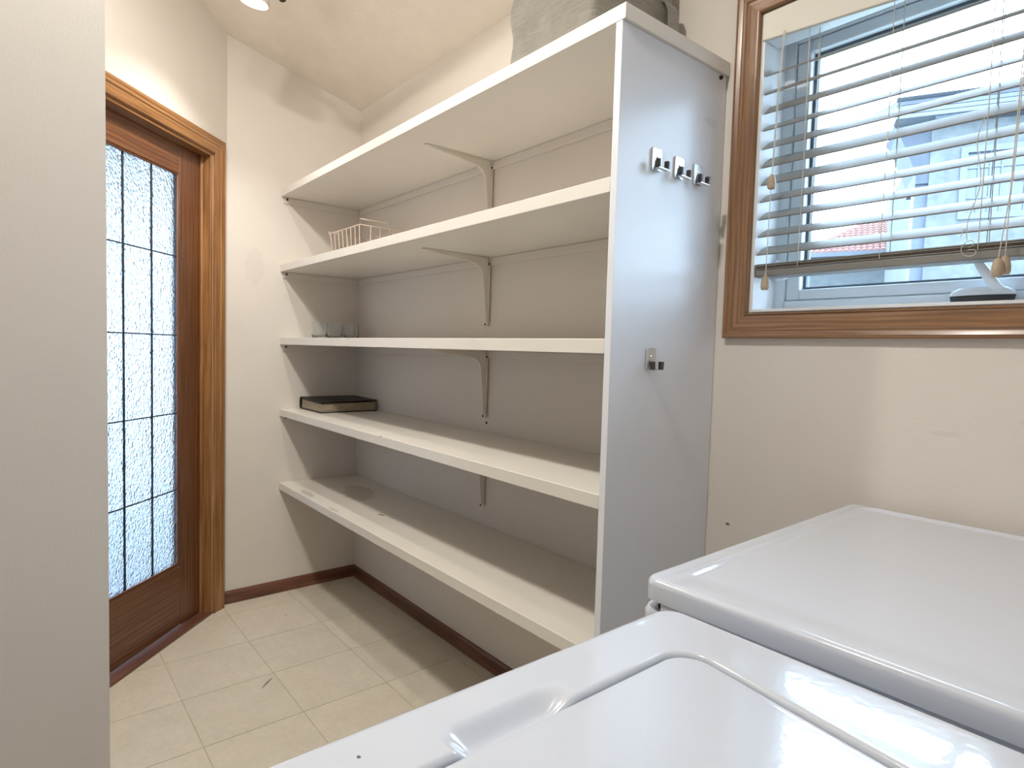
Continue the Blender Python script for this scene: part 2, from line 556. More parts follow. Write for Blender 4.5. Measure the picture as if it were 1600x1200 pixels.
dpart('stop_strip', DO1-.024, DO1-.014, OFF-.014, OFF-.001, .012, DZ-.014, m_oak, True, .003)
dpart('threshold', DO0+.002, DO1-.002, -.004, .136, -.001, .012, m_base, False, .004)
GS = [.262, .4130, .5645, .716]
GZ = [.278, .598, .9225, 1.2478, 1.573, 1.908]
DS0, DS1 = DO0+.0145, DO1-.0145
dpart('stile', DS0, GS[0], OFF, OFF+.040, .018, DZ-.016, m_door, True)
dpart('stile', GS[3], DS1, OFF, OFF+.040, .018, DZ-.016, m_door, True)
dpart('rail', GS[0], GS[3], OFF, OFF+.040, .018, GZ[0], m_door)
dpart('rail', GS[0], GS[3], OFF, OFF+.040, GZ[-1], DZ-.016, m_door)
# glazing bead round the glass
bd = .008
for (a, b, z0, z1, v) in ((GS[0], GS[0]+bd, GZ[0], GZ[-1], True), (GS[3]-bd, GS[3], GZ[0], GZ[-1], True),
                          (GS[0]+bd, GS[3]-bd, GZ[0], GZ[0]+bd, False), (GS[0]+bd, GS[3]-bd, GZ[-1]-bd, GZ[-1], False)):
    dpart('glazing_bead', a, b, OFF+.002, OFF+.012, z0, z1, m_door, v, .003)
for i in range(3):
    for j in range(5):
        bm = BX(GS[i]+.001, GS[i+1]-.001, OFF+.0135, OFF+.0185, GZ[j]+.001, GZ[j+1]-.001)
        o = obj('pane', bm, m_ripple); o.parent = door; o.matrix_world = DW
for i in (1, 2):
    dpart('lead_strip', GS[i]-.0027, GS[i]+.0027, OFF+.0105, OFF+.0215, GZ[0]+.002, GZ[-1]-.002, m_came, True, .002)
for j in range(1, 5):
    for i in range(3):
        a, b = GS[i]+.0028, GS[i+1]-.0028
        dpart('lead_strip', a, b, OFF+.0105, OFF+.0215, GZ[j]-.0024, GZ[j]+.0024, m_came, False, .002)

# the bright room beyond the door
bm = BX(-1.6, 2.6, .14, 3.2, -.06, 0)
o = struct(obj('hall_floor', bm, paint('hall_pale_floor', (196, 196, 198), .25, 0, 1, .05, 5, .5))); dw_obj(o)
bm = BX(-1.6, 2.6, .14, 3.2, 2.45, 2.55)
o = struct(obj('hall_ceiling', bm, m_wall)); dw_obj(o)
bm = bmesh.new()
hx = [-1.6, -.95, -.60, -.15, .20, .65, 1.0, 1.45, 1.80, 2.6]  # openings added to the far wall to vary light behind the rippled panes
for k in range(0, 9, 2): box(bm, hx[k], hx[k+1], 3.0, 3.1, 0, 2.45)
for k in range(1, 8, 2):
    box(bm, hx[k], hx[k+1], 3.0, 3.1, 1.85, 2.45); box(bm, hx[k], hx[k+1], 3.0, 3.1, .42, .90); box(bm, hx[k], hx[k+1], 3.0, 3.1, 0, .06)
o = struct(obj('wall_hall', bm, paint('hall_wall', (176, 180, 190), .6, 0, 1, .02, 3, .3))); dw_obj(o)

# ------------------------------------------------------------ window
win = bpy.data.objects.new('window_1', None); C.objects.link(win)
win.location = (WX0, 0, WZ0); struct(win, 'white casement window with oak picture-frame trim and a crank')
bpy.context.view_layer.update()
def wpart(name, bm, mat, bevel=0.0, parent=None, seg=2, smooth=False):
    bmesh.ops.translate(bm, verts=bm.verts[:], vec=(-WX0, 0, -WZ0))
    o = obj(name, bm, mat, win if parent is None else parent, bevel=bevel, seg=seg, smooth=smooth)
    return o
TW = .060
e0 = .004
X = (1, 0, 0); Z = (0, 0, 1); NX = (-1, 0, 0); NZ = (0, 0, -1); NY = (0, -1, 0)
wx0, wx1, wz0, wz1 = WX0-e0, WX1+e0, WZ0-e0, WZ1+e0
casing('trim_board', wz1-wz0, TW, True, True, m_oakwin, win, frame_mat((wx0, -.0005, wz0), Z, NX, NY))
casing('trim_board', wz1-wz0, TW, True, True, m_oakwin, win, frame_mat((wx1, -.0005, wz0), Z, X, NY))
casing('trim_board', wx1-wx0, TW, True, True, m_oakwin, win, frame_mat((wx0, -.0005, wz0), X, NZ, NY))
casing('trim_board', wx1-wx0, TW, True, True, m_oakwin, win, frame_mat((wx0, -.0005, wz1), X, Z, NY))
# white returns lining the opening
JT = .006
wpart('return_board', BX(WX0-.001, WX0+JT, -.002, .10, WZ0, WZ1), m_jamb)
wpart('return_board', BX(WX1-JT, WX1+.001, -.002, .10, WZ0, WZ1), m_jamb)
wpart('return_board', BX(WX0+JT, WX1-JT, -.002, .10, WZ1-JT, WZ1+.001), m_jamb)
wpart('sill_board', BX(WX0+JT, WX1-JT, -.006, .10, WZ0-.001, WZ0+JT), m_jamb, .001)
def ring_frame(bm, x0, x1, z0, z1, w, y0, y1, wb=None, wt=None):
    wb = wb or w; wt = wt or w
    box(bm, x0, x0+w, y0, y1, z0, z1); box(bm, x1-w, x1, y0, y1, z0, z1)
    box(bm, x0+w, x1-w, y0, y1, z0, z0+wb); box(bm, x0+w, x1-w, y0, y1, z1-wt, z1)
bm = bmesh.new(); ring_frame(bm, WX0, WX1, WZ0, WZ1, .032, .10, .168, .033, .045); wpart('frame', bm, m_vinyl, .003)
SX0, SX1, SZ0, SZ1 = WX0+.033, WX1-.033, WZ0+.034, WZ1-.046
bm = bmesh.new(); ring_frame(bm, SX0, SX1, SZ0, SZ1, .034, .106, .160, .026, .028); sash = wpart('sash', bm, m_vinyl, .003)
gx0, gx1, gz0, gz1 = SX0+.034, SX1-.034, SZ0+.026, SZ1-.028
bm = bmesh.new(); ring_frame(bm, gx0, gx1, gz0, gz1, .007, .126, .144); wpart('spacer', bm, m_gasket)
wpart('pane', BX(gx0+.006, gx1-.006, .133, .137, gz0+.006, gz1-.006), m_glass)
# side latch
bm = bmesh.new()
prism(bm, [(0, 0), (.030, .006), (.026, .02), (.006, .055), (0, .05)], lambda u, v, w: (WX0+.012+u, w, 1.415+v), .082, .10)
wpart('side_latch', bm, m_vinyl, .002)
# crank operator
bm = bmesh.new()
prof2 = []
for k in range(24):
    a = 2*PI*k/24
    prof2.append((2.643+.054*cos(a)*(1 if cos(a) < 0 else 1.0), .083+.017*sin(a)))
loft(bm, [[(x, y, WZ0+.0245) for x, y in prof2], [(2.643+(x-2.643)*.97, .083+(y-.083)*.97, WZ0+.032) for x, y in prof2],
          [(2.643+(x-2.643)*.72, .083+(y-.083)*.7, WZ0+.040) for x, y in prof2]])
cb = wpart('crank_cover', bm, m_vinyl, smooth=True)
bm = bmesh.new()
loft(bm, [[(2.643+(x-2.643)*.93, .083+(y-.083)*.9, WZ0+.0065) for x, y in prof2],
          [(2.643+(x-2.643)*1.0, .083+(y-.083)*1.0, WZ0+.0240) for x, y in prof2]])
wpart('crank_base', bm, m_crankpad, smooth=True)
bm = bmesh.new()
hp = [(2.672, .072, WZ0+.034), (2.664, .066, WZ0+.045), (2.650, .060, WZ0+.070), (2.638, .056, WZ0+.092), (2.632, .054, WZ0+.102)]
rings = []
for i, (x, y, z) in enumerate(hp):
    w = (.0105, .011, .010, .0075, .006)[i]; t = .004
    rings.append([(x-w, y-t, z), (x-w*.5, y-t*1.5, z), (x+w*.5, y-t*1.5, z), (x+w, y-t, z), (x+w, y+t, z), (x-w, y+t, z)])
loft(bm, rings)
wpart('crank_arm', bm, m_vinyl, smooth=True)
bm = bmesh.new(); lathe(bm, [(0, 0), (.007, .001), (.008, .006), (.006, .016), (0, .018)], (2.632, .052, WZ0+.100), 12, (-.3, -.3, .9))
wpart('crank_knob', bm, m_vinyl, smooth=True)

# ------------------------------------------------------------ window blind
blind = thing('window_blind', 'white horizontal slat blind half raised inside the oak-trimmed window', 'blind', (WX0, .025, 1.90))
def bpart(name, bm, mat, bevel=0, smooth=False, parent=None):
    bmesh.ops.translate(bm, verts=bm.verts[:], vec=(-WX0, -.025, -1.90))
    return obj(name, bm, mat, parent or blind, bevel=bevel, smooth=smooth)
bx0, bx1 = WX0+.0085, WX1-.0085
# valance board, sagging a little to the right
bm = bmesh.new()
loft(bm, [[(bx0-.001, -.020, 1.972), (bx0-.001, -.010, 1.972), (bx0-.001, -.010, 2.034), (bx0-.001, -.020, 2.034)],
          [(bx1+.001, -.020, 1.930), (bx1+.001, -.010, 1.930), (bx1+.001, -.010, 2.034), (bx1+.001, -.020, 2.034)]])
bpart('valance', bm, m_valance, .003)
bm = bmesh.new()
hr = [(-.004, 0), (.052, 0), (.052, .040), (.049, .040), (.049, .003), (-.001, .003), (-.001, .040), (-.004, .040)]
prism(bm, hr, lambda u, v, w: (w, u, 1.978+v), bx0, bx1)
bpart('head_rail', bm, m_vinyl)
tilt = [27, 30, 36, 31, 34, 38, 36, 31, 30, 29, 30]
zs = [1.908] + [1.866-.0424*k for k in range(10)]
SW, ST = .0495, .0028
def slat_bm(z, a, y=.025, th=ST, crown=.0012):
    bm = bmesh.new()
    n = 7
    top, bot = [], []
    for i in range(n):
        u = -SW/2+SW*i/(n-1)
        h = crown*(1-(2*i/(n-1)-1)**2)
        top.append((u, h+th/2)); bot.append((u, h-th/2))
    poly = bot+top[::-1]
    ca, sa = cos(a), sin(a)
    fn = lambda u, v, w: (w, y+u*ca-v*sa, z+u*sa+v*ca)
    prism(bm, poly, fn, bx0, bx1)
    return bm
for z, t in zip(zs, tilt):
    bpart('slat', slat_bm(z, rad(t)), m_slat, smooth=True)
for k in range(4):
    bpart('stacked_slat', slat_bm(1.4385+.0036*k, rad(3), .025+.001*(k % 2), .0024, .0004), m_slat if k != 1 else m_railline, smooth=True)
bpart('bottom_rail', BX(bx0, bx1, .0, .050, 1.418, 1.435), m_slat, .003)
# ladders (two strings and rungs) and lift cords
for lx in (2.312, 2.484, 2.652):
    bm = bmesh.new()
    for yy in (-.0022, .0522):
        tube(bm, [(lx, yy, 1.978), (lx+.002, yy, 1.7), (lx, yy, 1.436)], .0009, 5)
    for z in zs: tube(bm, [(lx, -.0022, z-.016), (lx, .0522, z+.009)], .0006, 4)
    tube(bm, [(lx+.010, .025, 1.978), (lx+.010, .025, 1.436)], .0008, 5)
    bpart('ladder_cord', bm, m_cord)
def pull(pts, tz, tx, ty):
    bm = bmesh.new(); tube(bm, pts+[(tx, ty, tz+.030)], .0010, 6); c = bpart('pull_cord', bm, m_cord)
    bm = bmesh.new()
    lathe(bm, [(0, .034), (.004, .033), (.0075, .026), (.0098, .014), (.0098, .006), (.0078, .0005), (0, 0)], (tx, ty, tz), 16)
    bpart('tassel', bm, m_tassel, smooth=True)
pull([(2.263, -.0245, 1.975), (2.257, -.026, 1.86), (2.252, -.026, 1.63)], 1.383, 2.249, -.026)
pull([(2.266, -.0245, 1.975), (2.261, -.027, 1.86), (2.256, -.028, 1.70)], 1.617, 2.254, -.028)
pull([(2.706, -.0245, 1.95), (2.704, -.026, 1.75), (2.700, -.026, 1.55)], 1.384, 2.699, -.026)
pull([(2.711, -.0245, 1.95), (2.709, -.036, 1.75), (2.706, -.044, 1.55)], 1.379, 2.692, -.040)
# frayed loose cord at the right ladder
bm = bmesh.new()
pts = []
for k in range(26):
    t = k/25
    pts.append((2.650-.012*t-.006*sin(9*t), -.006-.003*sin(7*t), 1.68-.225*t))
tube(bm, pts, .0008, 5)
pts = [(2.638+.012*sin(2*PI*k/14)*(.6+.4*k/14), -.008, 1.452-.010*cos(2*PI*k/14)-.0012*k) for k in range(22)]
tube(bm, pts, .0007, 5)
pts = [(2.632-.006*k/4, -.008, 1.475-.006*k/4+.005*sin(k)) for k in range(6)]
tube(bm, pts, .0007, 5)
bpart('loose_cord', bm, m_cord)

# ------------------------------------------------------------ shelving
shelv = thing('shelving_unit', 'white wall shelving of five long boards with a tall end panel', 'shelves', (0, 0, 0))
SH = [1.9599, 1.6044, 1.2548, .9089, .5482]
T = .0334; PT = .0182
SM = [m_shelf, m_shelf, m_shelf, m_shelf4, m_shelf_low]
for i, z in enumerate(SH):
    x1 = XL+.008 if i == 0 else XL-PT
    obj('shelf', BX(.0015, x1, -D, -.0015, z-T, z), SM[i], shelv, bevel=.0015)
obj('end_panel', BX(XL-PT+.0002, XL, -D+.0005, -.0015, .0, SH[0]-T-.0005), m_panel, shelv, bevel=.0008)
for i, z in enumerate(SH):
    zz = z-T
    c = obj('cleat', BX(.0015, .0075, -D+.012, -.0075, zz-.030, zz-.0006), m_wall, shelv, bevel=.0015)
    bm = bmesh.new(); lathe(bm, [(0, .004), (.004, .0035), (.0055, 0), (0, 0)], (.0075, -D+.028, zz-.010), 10, (1, 0, 0))
    obj('screw', bm, m_screw, c)
    obj('cleat', BX(.0075, XL-PT-.001, -.0075, -.0015, zz-.030, zz-.0006), m_wall, shelv, bevel=.0015)
# brackets
def bracket(z):
    bm = bmesh.new()
    bx, yb = 1.139, -.0080
    # strap: vertical leg and arm, tapering
    loft(bm, [[(bx-.012, yb, z), (bx+.012, yb, z), (bx+.012, yb-.0035, z), (bx-.012, yb-.0035, z)],
              [(bx-.009, yb, z-.245), (bx+.009, yb, z-.245), (bx+.009, yb-.0035, z-.245), (bx-.009, yb-.0035, z-.245)],
              [(bx-.004, yb, z-.256), (bx+.004, yb, z-.256), (bx+.004, yb-.0035, z-.256), (bx-.004, yb-.0035, z-.256)]])
    loft(bm, [[(bx-.012, yb, z), (bx+.012, yb, z), (bx+.012, yb, z-.0035), (bx-.012, yb, z-.0035)],
              [(bx-.009, -.285, z), (bx+.009, -.285, z), (bx+.009, -.285, z-.0035), (bx-.009, -.285, z-.0035)],
              [(bx-.004, -.298, z), (bx+.004, -.298, z), (bx+.004, -.298, z-.0035), (bx-.004, -.298, z-.0035)]])
    # pressed rib with a swept inner corner
    pairs = [((-.284, z-.003), (-.280, z-.0055)), ((-.24, z-.003), (-.24, z-.0105)), ((-.16, z-.003), (-.16, z-.0165)), ((-.11, z-.003), (-.11, z-.0225))]
    r = .052
    cy, cz_ = -.036-r, z-.026-r
    for k in range(9):
        a = PI/2*(1-k/8)
        yi, zi = cy+r*cos(a), cz_+r*sin(a)
        t = k/8
        pairs.append(((-.088*(1-2*t)-.0165*2*t, z-.003) if t <= .5 else (yb-.003, z-.003-(t-.5)*2*.075), (yi, zi)))
    pairs += [((yb-.003, z-.13), (-.030, z-.13)), ((yb-.003, z-.19), (-.024, z-.19)), ((yb-.003, z-.244), (-.0185, z-.240))]
    loft(bm, [[(bx-.0055, p[0][0], p[0][1]), (bx+.0055, p[0][0], p[0][1]), (bx+.0055, p[1][0], p[1][1]), (bx-.0055, p[1][0], p[1][1])] for p in pairs])
    o = obj('bracket', bm, m_white_metal, shelv, bevel=.0012)
    for zz in (z-.250, z-.024):
        b2 = bmesh.new(); lathe(b2, [(0, .003), (.003, .0025), (.0042, 0), (0, 0)], (bx-(.0075 if zz < z-.1 else -.0085), yb-.0035, zz), 10, (0, -1, 0))
        obj('screw', b2, m_screw, o)
for z in SH[:4]: bracket(z-T-.0006)
# leftover screw in the wall below the third bracket and by the top of the panel
bm = bmesh.new(); lathe(bm, [(0, .004), (.004, .003), (.005, 0), (0, 0)], (1.141, -.0001, .945), 10, (0, -1, 0))
obj('wall_screw', bm, m_screw, shelv)
bm = bmesh.new(); lathe(bm, [(0, .007), (.0045, .006), (.0055, 0), (0, 0)], (XL-.0002, -.030, 1.917), 10, (1, 0, 0))
obj('panel_screw', bm, m_screw, shelv)

# ------------------------------------------------------------ things on the shelves
# wire basket on the second shelf
zb = SH[1]
wb = thing('wire_basket', 'small white coated wire basket on the second highest shelf', 'basket', (.37, -.155, zb))
bx_, by_ = .166, .092
def wtube(name, pts, r): 
    bm = bmesh.new(); tube(bm, pts, r, 8); return obj(name, bm, m_basket_wire, wb, smooth=True)
RZ = .140
rim = [(-bx_, -by_, RZ+.012), (-bx_+.006, -by_, RZ), (bx_, -by_, RZ), (bx_, -by_, RZ+.024), (bx_+.002, by_-.06, RZ+.024), (bx_, by_-.05, RZ), (bx_, by_, RZ), (-bx_, by_, RZ), (-bx_, -by_, RZ+.012)]
wtube('rim', rim, .0028)
wtube('inner_rim', [(bx_, -by_, RZ), (bx_, by_-.05, RZ)], .0022)
bz = .003
for k in range(8):
    x = -bx_+.02+k*(2*bx_-.028)/7
    wtube('bar', [(x, -by_, RZ), (x*.93, -by_+.010, bz), (x*.93, by_-.010, bz), (x, by_, RZ)], .0020)
for k in range(3):
    y = -by_+.05+k*.045
    wtube('bar', [(bx_, y, RZ), (bx_*.93, y*.93, bz), (-bx_*.93, y*.93, bz), (-bx_, y, RZ)], .0020)
wtube('back_handle', [(bx_-.02, by_, RZ), (bx_+.06, by_+.01, RZ+.002), (bx_+.085, by_+.012, RZ+.010), (bx_+.09, by_+.012, RZ+.034)], .0018)

# three tumblers
gl = [(-.2535, 'clear glass tumbler at the door end of the row of three'),
      (-.178, 'clear glass tumbler standing between two other tumblers'),
      (-.0895, 'clear glass tumbler set apart at the back wall end of the row')]
for (gy, lab) in gl:
    bm = bmesh.new()
    lathe(bm, [(0, 0), (.031, 0), (.034, .004), (.037, .03), (.0372, .06), (.0355, .082), (.0335, .082), (.0350, .058),
               (.0345, .03), (.0315, .014), (.026, .0095), (0, .009)], (0, 0, 0), 32)
    o = obj('drinking_glass', bm, m_tumbler, None, (.12, gy, SH[2]+.0003), smooth=True, ang=60)
    tag(o, lab, 'glass', 'tumblers on the middle shelf')

# photo album
alb = thing('photo_album', 'thick photo album with black cover lying on the shelf below the tumblers', 'album', (.137, -.160, SH[3]))
ax, ay, ah = .130, .144, .056
obj('cover', BX(-ax, ax, -ay, ay, .0003, .005), m_cover, alb, bevel=.0015)
bm = bmesh.new()
top = [(-ax, -ay, ah-.002), (ax, -ay, ah-.010), (ax, ay, ah-.006), (-ax, ay, ah-.002)]
loft(bm, [top, [(x, y, z+.005) for x, y, z in top]])
obj('cover', bm, m_cover, alb, bevel=.0015)
bm = bmesh.new()
pr = [(-ax+.004, .005), (-ax-.003, .012), (-ax-.0045, .028), (-ax-.003, .046), (-ax+.002, ah-.0005), (-ax+.010, ah-.003), (-ax+.006, .046), (-ax+.004, .028), (-ax+.006, .012), (-ax+.010, .005)]
prism(bm, pr, lambda u, v, w: (u, w, v), -ay, ay)
obj('spine', bm, m_cover, alb, smooth=True)
bm = bmesh.new()
n = 12
for k in range(n):
    z0 = .0055+k*.0036
    dx = .004*random.random(); dy = .003*random.random()
    t2 = .0030
    sl = (k+1)/n
    loft(bm, [[(-ax+.011, -ay+.006+dy, z0), (ax-.006-dx, -ay+.006+dy, z0-.006*sl), (ax-.006-dx, ay-.006, z0-.004*sl), (-ax+.011, ay-.006, z0)],
              [(-ax+.011, -ay+.006+dy, z0+t2), (ax-.006-dx, -ay+.006+dy, z0+t2-.006*sl), (ax-.006-dx, ay-.006, z0+t2-.004*sl), (-ax+.011, ay-.006, z0+t2)]])
pg = obj('pages', bm, m_pages, alb); pg['kind'] = 'stuff'

# grey felt bin on the top shelf
sb = thing('storage_bin', 'large soft grey felt bin on top of the shelving', 'bin', (1.80, -.185, SH[0]))
hw, hd, hh = .166, .150, .27
bm = bmesh.new()
rings = []
def rr(w, d, z, r=.020, sag=0.0, tw=0.0):
    pts = []
    for (cx, cy, a0) in ((w-r, d-r, 0), (-w+r, d-r, PI/2), (-w+r, -d+r, PI), (w-r, -d+r, 3*PI/2)):
        for k in range(6):
            a = a0+PI/2*k/5
            pts.append([cx+r*cos(a), cy+r*sin(a), z])
    return pts
def side(n, z):
    # long straight sides are subdivided so that they can bow
    out = []
    for k, p in enumerate(n):
        q = n[(k+1) % len(n)]
        out.append(p)
        if abs(p[0]-q[0])+abs(p[1]-q[1]) > .05:
            for t in (.2, .4, .6, .8):
                out.append([p[0]+(q[0]-p[0])*t, p[1]+(q[1]-p[1])*t, p[2]])
    return out
for k, (z, s) in enumerate([(0.0005, .97), (.006, .995), (.03, 1.0), (.06, .985), (.09, .955), (.12, .955), (.16, .985), (.2, 1.0), (.24, .995), (hh, .99)]):
    ring = side(rr(hw*s, hd*s, z), z)
    for p in ring:
        bow = .006*sin(p[0]*31+z*24)+.005*sin(p[1]*40-z*19)
        if p[0] < -.1: p[0] += -.007*cos((z-.04)*2*PI/.15)
        p[1] += bow*(1 if p[1] < 0 else .3)*(z > .01)
    rings.append([tuple(p) for p in ring])
inner = [[(x*.955, y*.955, z) for (x, y, z) in rings[k]] for k in (9, 8, 6, 4)]
inner.append([(x*.955, y*.955, .012) for (x, y, z) in rings[2]])
loft(bm, rings+inner)
body = obj('body', bm, m_felt, sb, smooth=True, ang=60)
sub = body.modifiers.new('sub', 'SUBSURF'); sub.levels = 1; sub.render_levels = 1
bm = bmesh.new()
pts = [(hw+.001, -.06+.10, .16), (hw+.020, .045, .145), (hw+.034, .055, .115), (hw+.038, .068, .10)]
bm.free(); bm = bmesh.new()
# handle tab hanging at the window side
loft(bm, [[(hw-.006, .090, .180), (hw-.006, .128, .180), (hw+.002, .128, .180), (hw+.002, .090, .180)],
          [(hw+.006, .094, .172), (hw+.006, .132, .172), (hw+.014, .132, .172), (hw+.014, .094, .172)],
          [(hw+.014, .098, .150), (hw+.014, .138, .150), (hw+.022, .138, .150), (hw+.022, .098, .150)],
          [(hw+.016, .100, .080), (hw+.016, .140, .080), (hw+.024, .140, .080), (hw+.024, .100, .080)],
          [(hw-.006, .100, .070), (hw-.006, .140, .070), (hw+.002, .140, .070), (hw+.002, .100, .070)]])
obj('handle', bm, m_felt, sb, bevel=.003)

# ------------------------------------------------------------ chrome hooks on the end panel
HG = 'chrome hooks on the shelf end panel'
hooks = [(-.2725, 1.663, 'chrome two-pronged hook in the upper row, nearest the shelf fronts'),
         (-.1880, 1.6615, 'chrome two-pronged hook in the middle of the upper row of three'),
         (-.1120, 1.661, 'chrome two-pronged hook in the upper row, nearest the window trim'),
         (-.2640, 1.2125, 'chrome two-pronged hook alone low on the white panel')]
def make_hook():
    t = thing('wall_hook', 'x', 'hook', group=HG)
    bm = bmesh.new()
    pl = []
    w, h, r = .0175, .025, .004
    for (cx, cy, a0) in ((w-r, h-r, 0), (-w+r, h-r, PI/2), (-w+r, -h+r, PI), (w-r, -h+r, 3*PI/2)):
        for k in range(4):
            a = a0+PI/2*k/3; pl.append((cx+r*cos(a), cy+r*sin(a)))
    loft(bm, [[(.0003, u, v) for u, v in pl], [(.0035, u, v) for u, v in pl], [(.0045, u*.93, v*.95) for u, v in pl]])
    p = obj('plate', bm, m_chrome, t)
    bm = bmesh.new()
    lathe(bm, [(0, .003), (.002, .0028), (.0032, 0), (0, 0)], (.0045, 0, .006), 12, (1, 0, 0)); obj('rivet', bm, m_chrome, p, smooth=True)
    bm = bmesh.new()
    # arm: a bent strip that forks into two
    strip = [(.0045, -.002), (.0065, -.016), (.010, -.0225), (.016, -.0250), (.021, -.0245)]
    for a, b in zip(strip, strip[1:]):
        loft(bm, [[(a[0], -.006, a[1]), (a[0], .006, a[1]), (a[0]+.0015, .006, a[1]+.0012), (a[0]+.0015, -.006, a[1]+.0012)],
                  [(b[0], -.006, b[1]), (b[0], .006, b[1]), (b[0]+.0015, .006, b[1]+.0012), (b[0]+.0015, -.006, b[1]+.0012)]])
    box(bm, .014, .026, -.0185, .0185, -.0255, -.0238)
    obj('arm', bm, m_chrome, t)
    for sgn in (-1, 1):
        bm = bmesh.new()
        # upturned curled prong
        q = []
        for k in range(13):
            a = -PI*.9+1.8*PI*k/12
            q.append((.0062*cos(a), .0062*sin(a)))
        q2 = [(.75*u, .75*v) for u, v in q]
        poly = q+q2[::-1]
        A = [bm.verts.new((.0205+u, sgn*.0155+v, -.0236)) for u, v in poly]
        B = [bm.verts.new((.0205+u*1.06, sgn*.0160+v*1.06, -.0055)) for u, v in poly]
        m_ = len(poly)
        for k in range(m_):
            j = (k+1) % m_
            bm.faces.new((A[k], A[j], B[j], B[k]))
        h_ = len(q)
        for k in range(h_-1):
            for R_ in (A, B):
                bm.faces.new((R_[k], R_[k+1], R_[m_-2-k], R_[m_-1-k]))
        obj('prong', bm, m_darkchrome, t, smooth=True)
    return t
def dup(root):
    r = root.copy(); C.objects.link(r)
    for ch in list(root.children):
        c = ch.copy(); C.objects.link(c); c.parent = r
        for g in ch.children:
            d = g.copy(); C.objects.link(d); d.parent = c
    return r
h0 = make_hook()
for k, (y, z, lab) in enumerate(hooks):
    h = h0 if k == 0 else dup(h0)
    h.location = (XL, y, z); h['label'] = lab
    if k == 1: h.rotation_euler = (rad(-2), 0, 0)

# ------------------------------------------------------------ appliances
def sd_round_poly(px, py, poly, r):
    """signed distance (numpy) to a convex polygon with corners of radius r; negative inside"""
    P = np.array(poly, float); n = len(P)
    c = P.mean(0)
    area = sum(P[i][0]*P[(i+1) % n][1]-P[(i+1) % n][0]*P[i][1] for i in range(n))
    if area < 0: P = P[::-1]
    # inset by r
    Ns = []
    for i in range(n):
        e = P[(i+1) % n]-P[i]; e = e/np.linalg.norm(e); Ns.append(np.array([e[1], -e[0]]))
    Q = []
    for i in range(n):
        n1, n2 = Ns[i-1], Ns[i]
        A = np.array([n1, n2]); b = np.array([n1 @ P[i]-r, n2 @ P[i]-r])
        Q.append(np.linalg.solve(A, b))
    Q = np.array(Q)
    d = np.full(px.shape, 1e9); inside = np.ones(px.shape, bool)
    for i in range(n):
        a, b = Q[i], Q[(i+1) % n]
        e = b-a
        wx, wy = px-a[0], py-a[1]
        t = np.clip((wx*e[0]+wy*e[1])/(e @ e), 0, 1)
        dx, dy = wx-e[0]*t, wy-e[1]*t
        d = np.minimum(d, np.hypot(dx, dy))
        inside &= (wx*Ns[i][0]+wy*Ns[i][1]) <= 0
    return np.where(inside, -d, d)-r

def plate(name, poly, r, edge, hfun, skirt, step, mat, parent, lim=None):
    """a pressed-metal top: outline poly with rounded corners, rolled edge, surface height hfun(x, y)"""
    P = np.array(poly, float)
    x0, y0 = P.min(0); x1, y1 = P.max(0)
    nx = int((x1-x0)/step)+1; ny = int((y1-y0)/step)+1
    def axis_pts(a, b, n):
        # finer spacing next to the rim
        fine = np.concatenate([[0], np.cumsum(np.full(8, edge/8))])
        mid = np.linspace(a+edge, b-edge, n)
        return np.concatenate([a+fine[:-1], mid, (b-fine[:-1])[::-1]])
    gx, gy = np.meshgrid(axis_pts(x0, x1, nx), axis_pts(y0, y1, ny), indexing='ij')
    for _ in range(3):
        d = sd_round_poly(gx, gy, poly, r)
        h = 1e-5
        ggx = (sd_round_poly(gx+h, gy, poly, r)-d)/h; ggy = (sd_round_poly(gx, gy+h, poly, r)-d)/h
        o = d > 0
        gx = np.where(o, gx-ggx*d, gx); gy = np.where(o, gy-ggy*d, gy)
    d = -sd_round_poly(gx, gy, poly, r)
    d = np.clip(d, 0, None)
    q = np.clip(edge-d, 0, edge)
    z = -(edge-np.sqrt(np.clip(edge*edge-q*q, 0, None)))+hfun(gx, gy)
    V = np.stack([gx, gy, z], -1).reshape(-1, 3)
    A, B = gx.shape
    idx = np.arange(A*B).reshape(A, B)
    Fq = np.stack([idx[:-1, :-1], idx[1:, :-1], idx[1:, 1:], idx[:-1, 1:]], -1).reshape(-1, 4)
    loop = np.concatenate([idx[:, 0], idx[-1, 1:], idx[-2::-1, -1], idx[0, -2:0:-1]])
    base = len(V)
    low = V[loop].copy(); low[:, 2] = -skirt
    V = np.concatenate([V, low])
    L_ = len(loop)
    k = np.arange(L_); j = (k+1) % L_
    Fs = np.stack([loop[j], loop[k], base+k, base+j], -1)
    Fq = np.concatenate([Fq, Fs])
    me = bpy.data.meshes.new(name)
    me.from_pydata(V.tolist(), [], Fq.tolist())
    me.validate(); me.update()
    b2 = bmesh.new(); b2.from_mesh(me)
    bmesh.ops.remove_doubles(b2, verts=b2.verts[:], dist=1e-6)
    bmesh.ops.dissolve_degenerate(b2, edges=b2.edges[:], dist=1e-6)
    bmesh.ops.recalc_face_normals(b2, faces=b2.faces[:])
    b2.to_mesh(me); b2.free()
    o = link(name, me, mat, parent, smooth=True)
    try: me.set_sharp_from_angle(angle=rad(50))
    except Exception: pass
    return o
def ss(a, b, x):
    t = np.clip((x-a)/(b-a), 0, 1)
    return t*t*(3-2*t)
def round_rect(x0, x1, y0, y1, r, n=5):
    pts = []
    for (cx, cy, a0) in ((x1-r, y1-r, 0), (x0+r, y1-r, PI/2), (x0+r, y0+r, PI), (x1-r, y0+r, 3*PI/2)):
        for k in range(n+1):
            a = a0+PI/2*k/n; pts.append((cx+r*cos(a), cy+r*sin(a)))
    return pts

